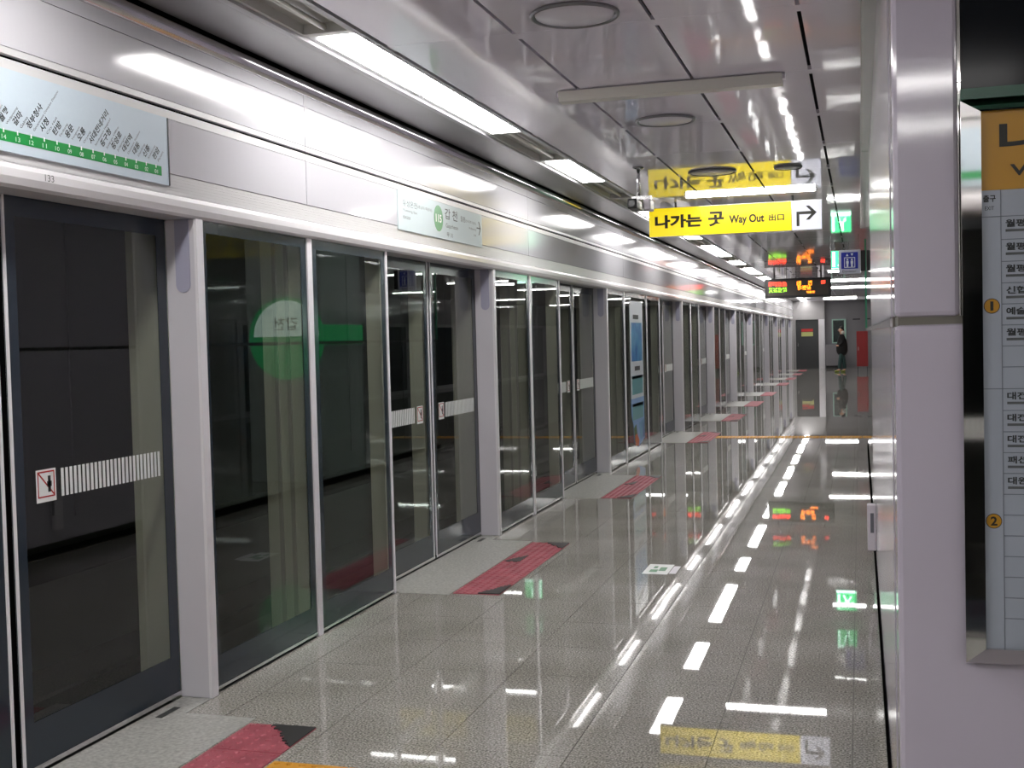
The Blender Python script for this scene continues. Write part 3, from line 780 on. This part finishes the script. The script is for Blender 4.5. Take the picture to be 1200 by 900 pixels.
lettering('EXIT', 'front', (.290, .310, 1.806, 1.815), 'sign_black', t, yb-.0016)
rowtxt = {1: '월평', 2: '월평', 3: '월평', 4: '신협', 5: '예술', 6: '월평', 9: '대전', 10: '대전', 11: '대전', 12: '패션', 13: '대원'}
for k, s in rowtxt.items():
    zt = zr[k]
    lettering(s, 'front', (.335, .378, zt-.026, zt-.008), 'print_dark', t, yb-.0016, bold=.03)
    B(.335, .385, yb-.0014, yb-.0004, zt-.037, zt-.031).build('caption_line', 'print_grey', t)
for nmb, zc in (('1', 1.578), ('2', 1.062)):
    o = MB().lathe([(.0165, -.0005), (.0165, -.0016)], (.303, yb, zc), 'y', 28).build('number_disc', 'board_yellow', t)
    MB().lathe([(.0182, -.0002), (.0182, -.0008)], (.303, yb, zc), 'y', 28).build('disc_outline', 'sign_black', o)
    lettering(nmb, 'front', (.2995 if nmb == '1' else .2955, .3065 if nmb == '1' else .3105, zc-.011, zc+.011), 'sign_black', o, yb-.002, bold=.03)

# ------------------------------------------------------------------ far end of the platform
def endpart(x0, x1, z0, z1, d, name, mat, par=wb): return B(x0, x1, YE-d, YE+.12, z0, z1).build(name, mat, par)
endpart(-2.75, -1.43, 2.09, ZC, .12, 'wall_panel', 'end_wall')
endpart(-1.68, -1.43, 0, 2.09, .14, 'wall_pier', 'wall_pale')
endpart(-2.9, -2.63, 0, 2.09, .12, 'wall_panel', 'end_wall')
struct(B(-2.36, .9, YE-1.6, YE-1.45, 2.84, ZC-.002).build('trim_3', 'enamel_white'))['label'] = 'white ceiling beam before the far end wall'
dr = struct(B(-2.63, -1.68, YE+.02, YE+.12, 0, 2.09).build('door_1', 'end_door')); dr['label'] = 'dark service door in the far end wall'
B(-2.40, -1.92, YE+.012, YE+.02, 1.58, 1.70).build('red_notice', 'warning_red', dr)
B(-2.40, -1.92, YE+.012, YE+.02, 1.38, 1.56).build('yellow_notice', 'warning_yellow', dr)
B(-2.56, -2.53, YE-.02, YE+.02, .95, 1.1).build('handle', 'stainless', dr)
wn = struct(B(-1.09, -.64, YE+.06, YE+.118, 1.10, 2.03).build('window_1', 'end_window')); wn['label'] = 'dark window with pale green frame in the far end wall'
MB().box(-1.14, -1.09, YE+.04, YE+.118, 1.05, 2.08).box(-.64, -.56, YE+.04, YE+.118, 1.05, 2.08).box(-1.09, -.64, YE+.04, YE+.118, 2.03, 2.08).box(-1.09, -.64, YE+.04, YE+.118, 1.05, 1.10).build('window_frame', 'end_frame', wn)
B(-.28, .02, YE+.10, YE+.119, 2.03, 2.08).build('name_plate', 'black_plastic', wb)
B(-.14, -.02, YE+.09, YE+.119, .92, 1.1).build('switch_plate', 'white_plastic', wb)
t = thing('low_cabinet', (-1.2, YE-.2, 0), 'low grey cabinet against the far end wall beside the person', 'cabinet')
B(-1.40, -.75, YE-.42, YE+.05, .12, 1.0).build('body', 'end_wall_dim', t, bevel=.01)
B(-1.38, -.77, YE-.38, YE+.0, 0, .12).build('plinth', 'black_plastic', t)
YR = 47.0
t = thing('red_fire_cabinet', (.1, YR, 0), 'red fire equipment cabinet at the far end of the platform', 'cabinet')
B(-.125, .33, YR-.15, YR+.2, .2, 1.54).build('body', 'red_box', t, bevel=.01)
B(-.09, .30, YR-.158, YR-.15, .25, 1.49).build('door', 'red_box', t)
B(-.07, -.05, YR-.17, YR-.158, .8, .95).build('handle', 'stainless', t)
for x in (-.10, .28):
    for y in (YR-.12, YR+.15): B(x, x+.025, y, y+.025, 0, .2).build('leg', 'black_metal', t)

# ------------------------------------------------------------------ person
def skinned(name, verts, edges, radii, mat, parent=None, sub=2):
    me = bpy.data.meshes.new(name); me.from_pydata(verts, edges, []); me.update()
    o = bpy.data.objects.new(name, me); COL.objects.link(o)
    sk = o.modifiers.new('skin', 'SKIN'); sk.use_smooth_shade = True
    for i, r in enumerate(radii):
        d = me.skin_vertices[0].data[i]; d.radius = r if isinstance(r, tuple) else (r, r); d.use_root = (i == 0)
    ss = o.modifiers.new('sub', 'SUBSURF'); ss.levels = sub; ss.render_levels = sub
    dg = bpy.context.evaluated_depsgraph_get()
    nm = bpy.data.meshes.new_from_object(o.evaluated_get(dg)); bpy.data.objects.remove(o)
    nm.materials.clear(); nm.materials.append(MATS[mat])
    for p in nm.polygons: p.use_smooth = True
    q = bpy.data.objects.new(name, nm); COL.objects.link(q)
    if parent: q.parent = parent
    return q
PX, PY = -.66, 46.7
# local: faces -X.  x forward is negative
V = [(0, 0, .93), (.0, 0, 1.12), (.01, 0, 1.34), (0, 0, 1.45), (-.02, 0, 1.52), (-.035, 0, 1.62),
     (0, .17, 1.38), (.03, .22, 1.12), (-.12, .19, .96), (-.19, .17, .94),
     (0, -.17, 1.38), (.04, -.22, 1.12), (-.14, -.17, 1.0), (-.22, -.14, 1.02),
     (.0, .09, .88), (.05, .09, .48), (.10, .09, .08), (-.02, .09, .035),
     (.0, -.09, .88), (-.07, -.09, .48), (-.10, -.09, .08), (-.24, -.09, .035), (-.045, 0, 1.675)]
Eg = [(0, 1), (1, 2), (2, 3), (3, 4), (4, 5), (5, 22), (2, 6), (6, 7), (7, 8), (8, 9), (2, 10), (10, 11), (11, 12), (12, 13), (0, 14), (14, 15), (15, 16), (16, 17), (0, 18), (18, 19), (19, 20), (20, 21)]
Rd = [(.14, .10), (.13, .10), (.15, .10), .06, .055, (.085, .095), .06, .045, .035, .03, .06, .045, .035, .03, .085, .06, .045, .035, .085, .06, .045, .035, .07]
body = skinned('person', V, Eg, Rd, 'skin'); body.location = (PX, PY, 0)
tag(body, 'person in a black coat with pale collar standing sideways at the far end', 'person')
skinned('coat', [(0, 0, .58), (0, 0, 1.05), (.01, 0, 1.34), (0, 0, 1.46), (0, .18, 1.38), (.035, .24, 1.12), (-.10, .2, .97), (0, -.18, 1.38), (.045, -.24, 1.12), (-.12, -.18, 1.01)],
        [(0, 1), (1, 2), (2, 3), (2, 4), (4, 5), (5, 6), (2, 7), (7, 8), (8, 9)], [(.25, .25), (.23, .22), (.20, .17), .085, .085, .075, .06, .085, .075, .06], 'coat_black', body)
skinned('trousers', [(0, 0, .9), (0, .09, .82), (.05, .09, .48), (.10, .09, .10), (0, -.09, .82), (-.07, -.09, .48), (-.10, -.09, .10)], [(0, 1), (1, 2), (2, 3), (0, 4), (4, 5), (5, 6)], [.10, .085, .075, .07, .085, .075, .07], 'trouser_teal', body)
skinned('hood', [(.0, -.10, 1.49), (.08, 0, 1.51), (.0, .10, 1.49)], [(0, 1), (1, 2)], [.065, .085, .065], 'hood_pale', body)
skinned('hair', [(.03, 0, 1.60), (.02, 0, 1.69), (-.06, 0, 1.725)], [(0, 1), (1, 2)], [.08, .095, .06], 'hair_black', body)
for x, y in ((.07, .09), (-.15, -.09)):
    skinned('shoe', [(x+.05, y, .045), (x-.08, y, .04), (x-.14, y, .03)], [(0, 1), (1, 2)], [.05, .045, .03], 'shoe_lime', body)
MB().lathe([(.004, 0), (.014, .012), (.003, .03)], (0, 0, 0), n=8)
for nm_, x, y, z, r in (('eye', -.125, .035, 1.635, .012), ('eye', -.125, -.035, 1.635, .012)):
    o = MB().lathe([(.001, -r), (r*.8, -r*.6), (r, 0), (r*.8, r*.6), (.001, r)], (x, y, z), n=8).build(nm_, 'black_plastic'); o.parent = body
o = MB().prism([(-.125, 1.62), (-.15, 1.585), (-.12, 1.58)], 'y', -.012, .012).build('nose', 'skin'); o.parent = body
o = B(-.128, -.115, -.022, .022, 1.553, 1.561).build('mouth', 'warning_red'); o.parent = body
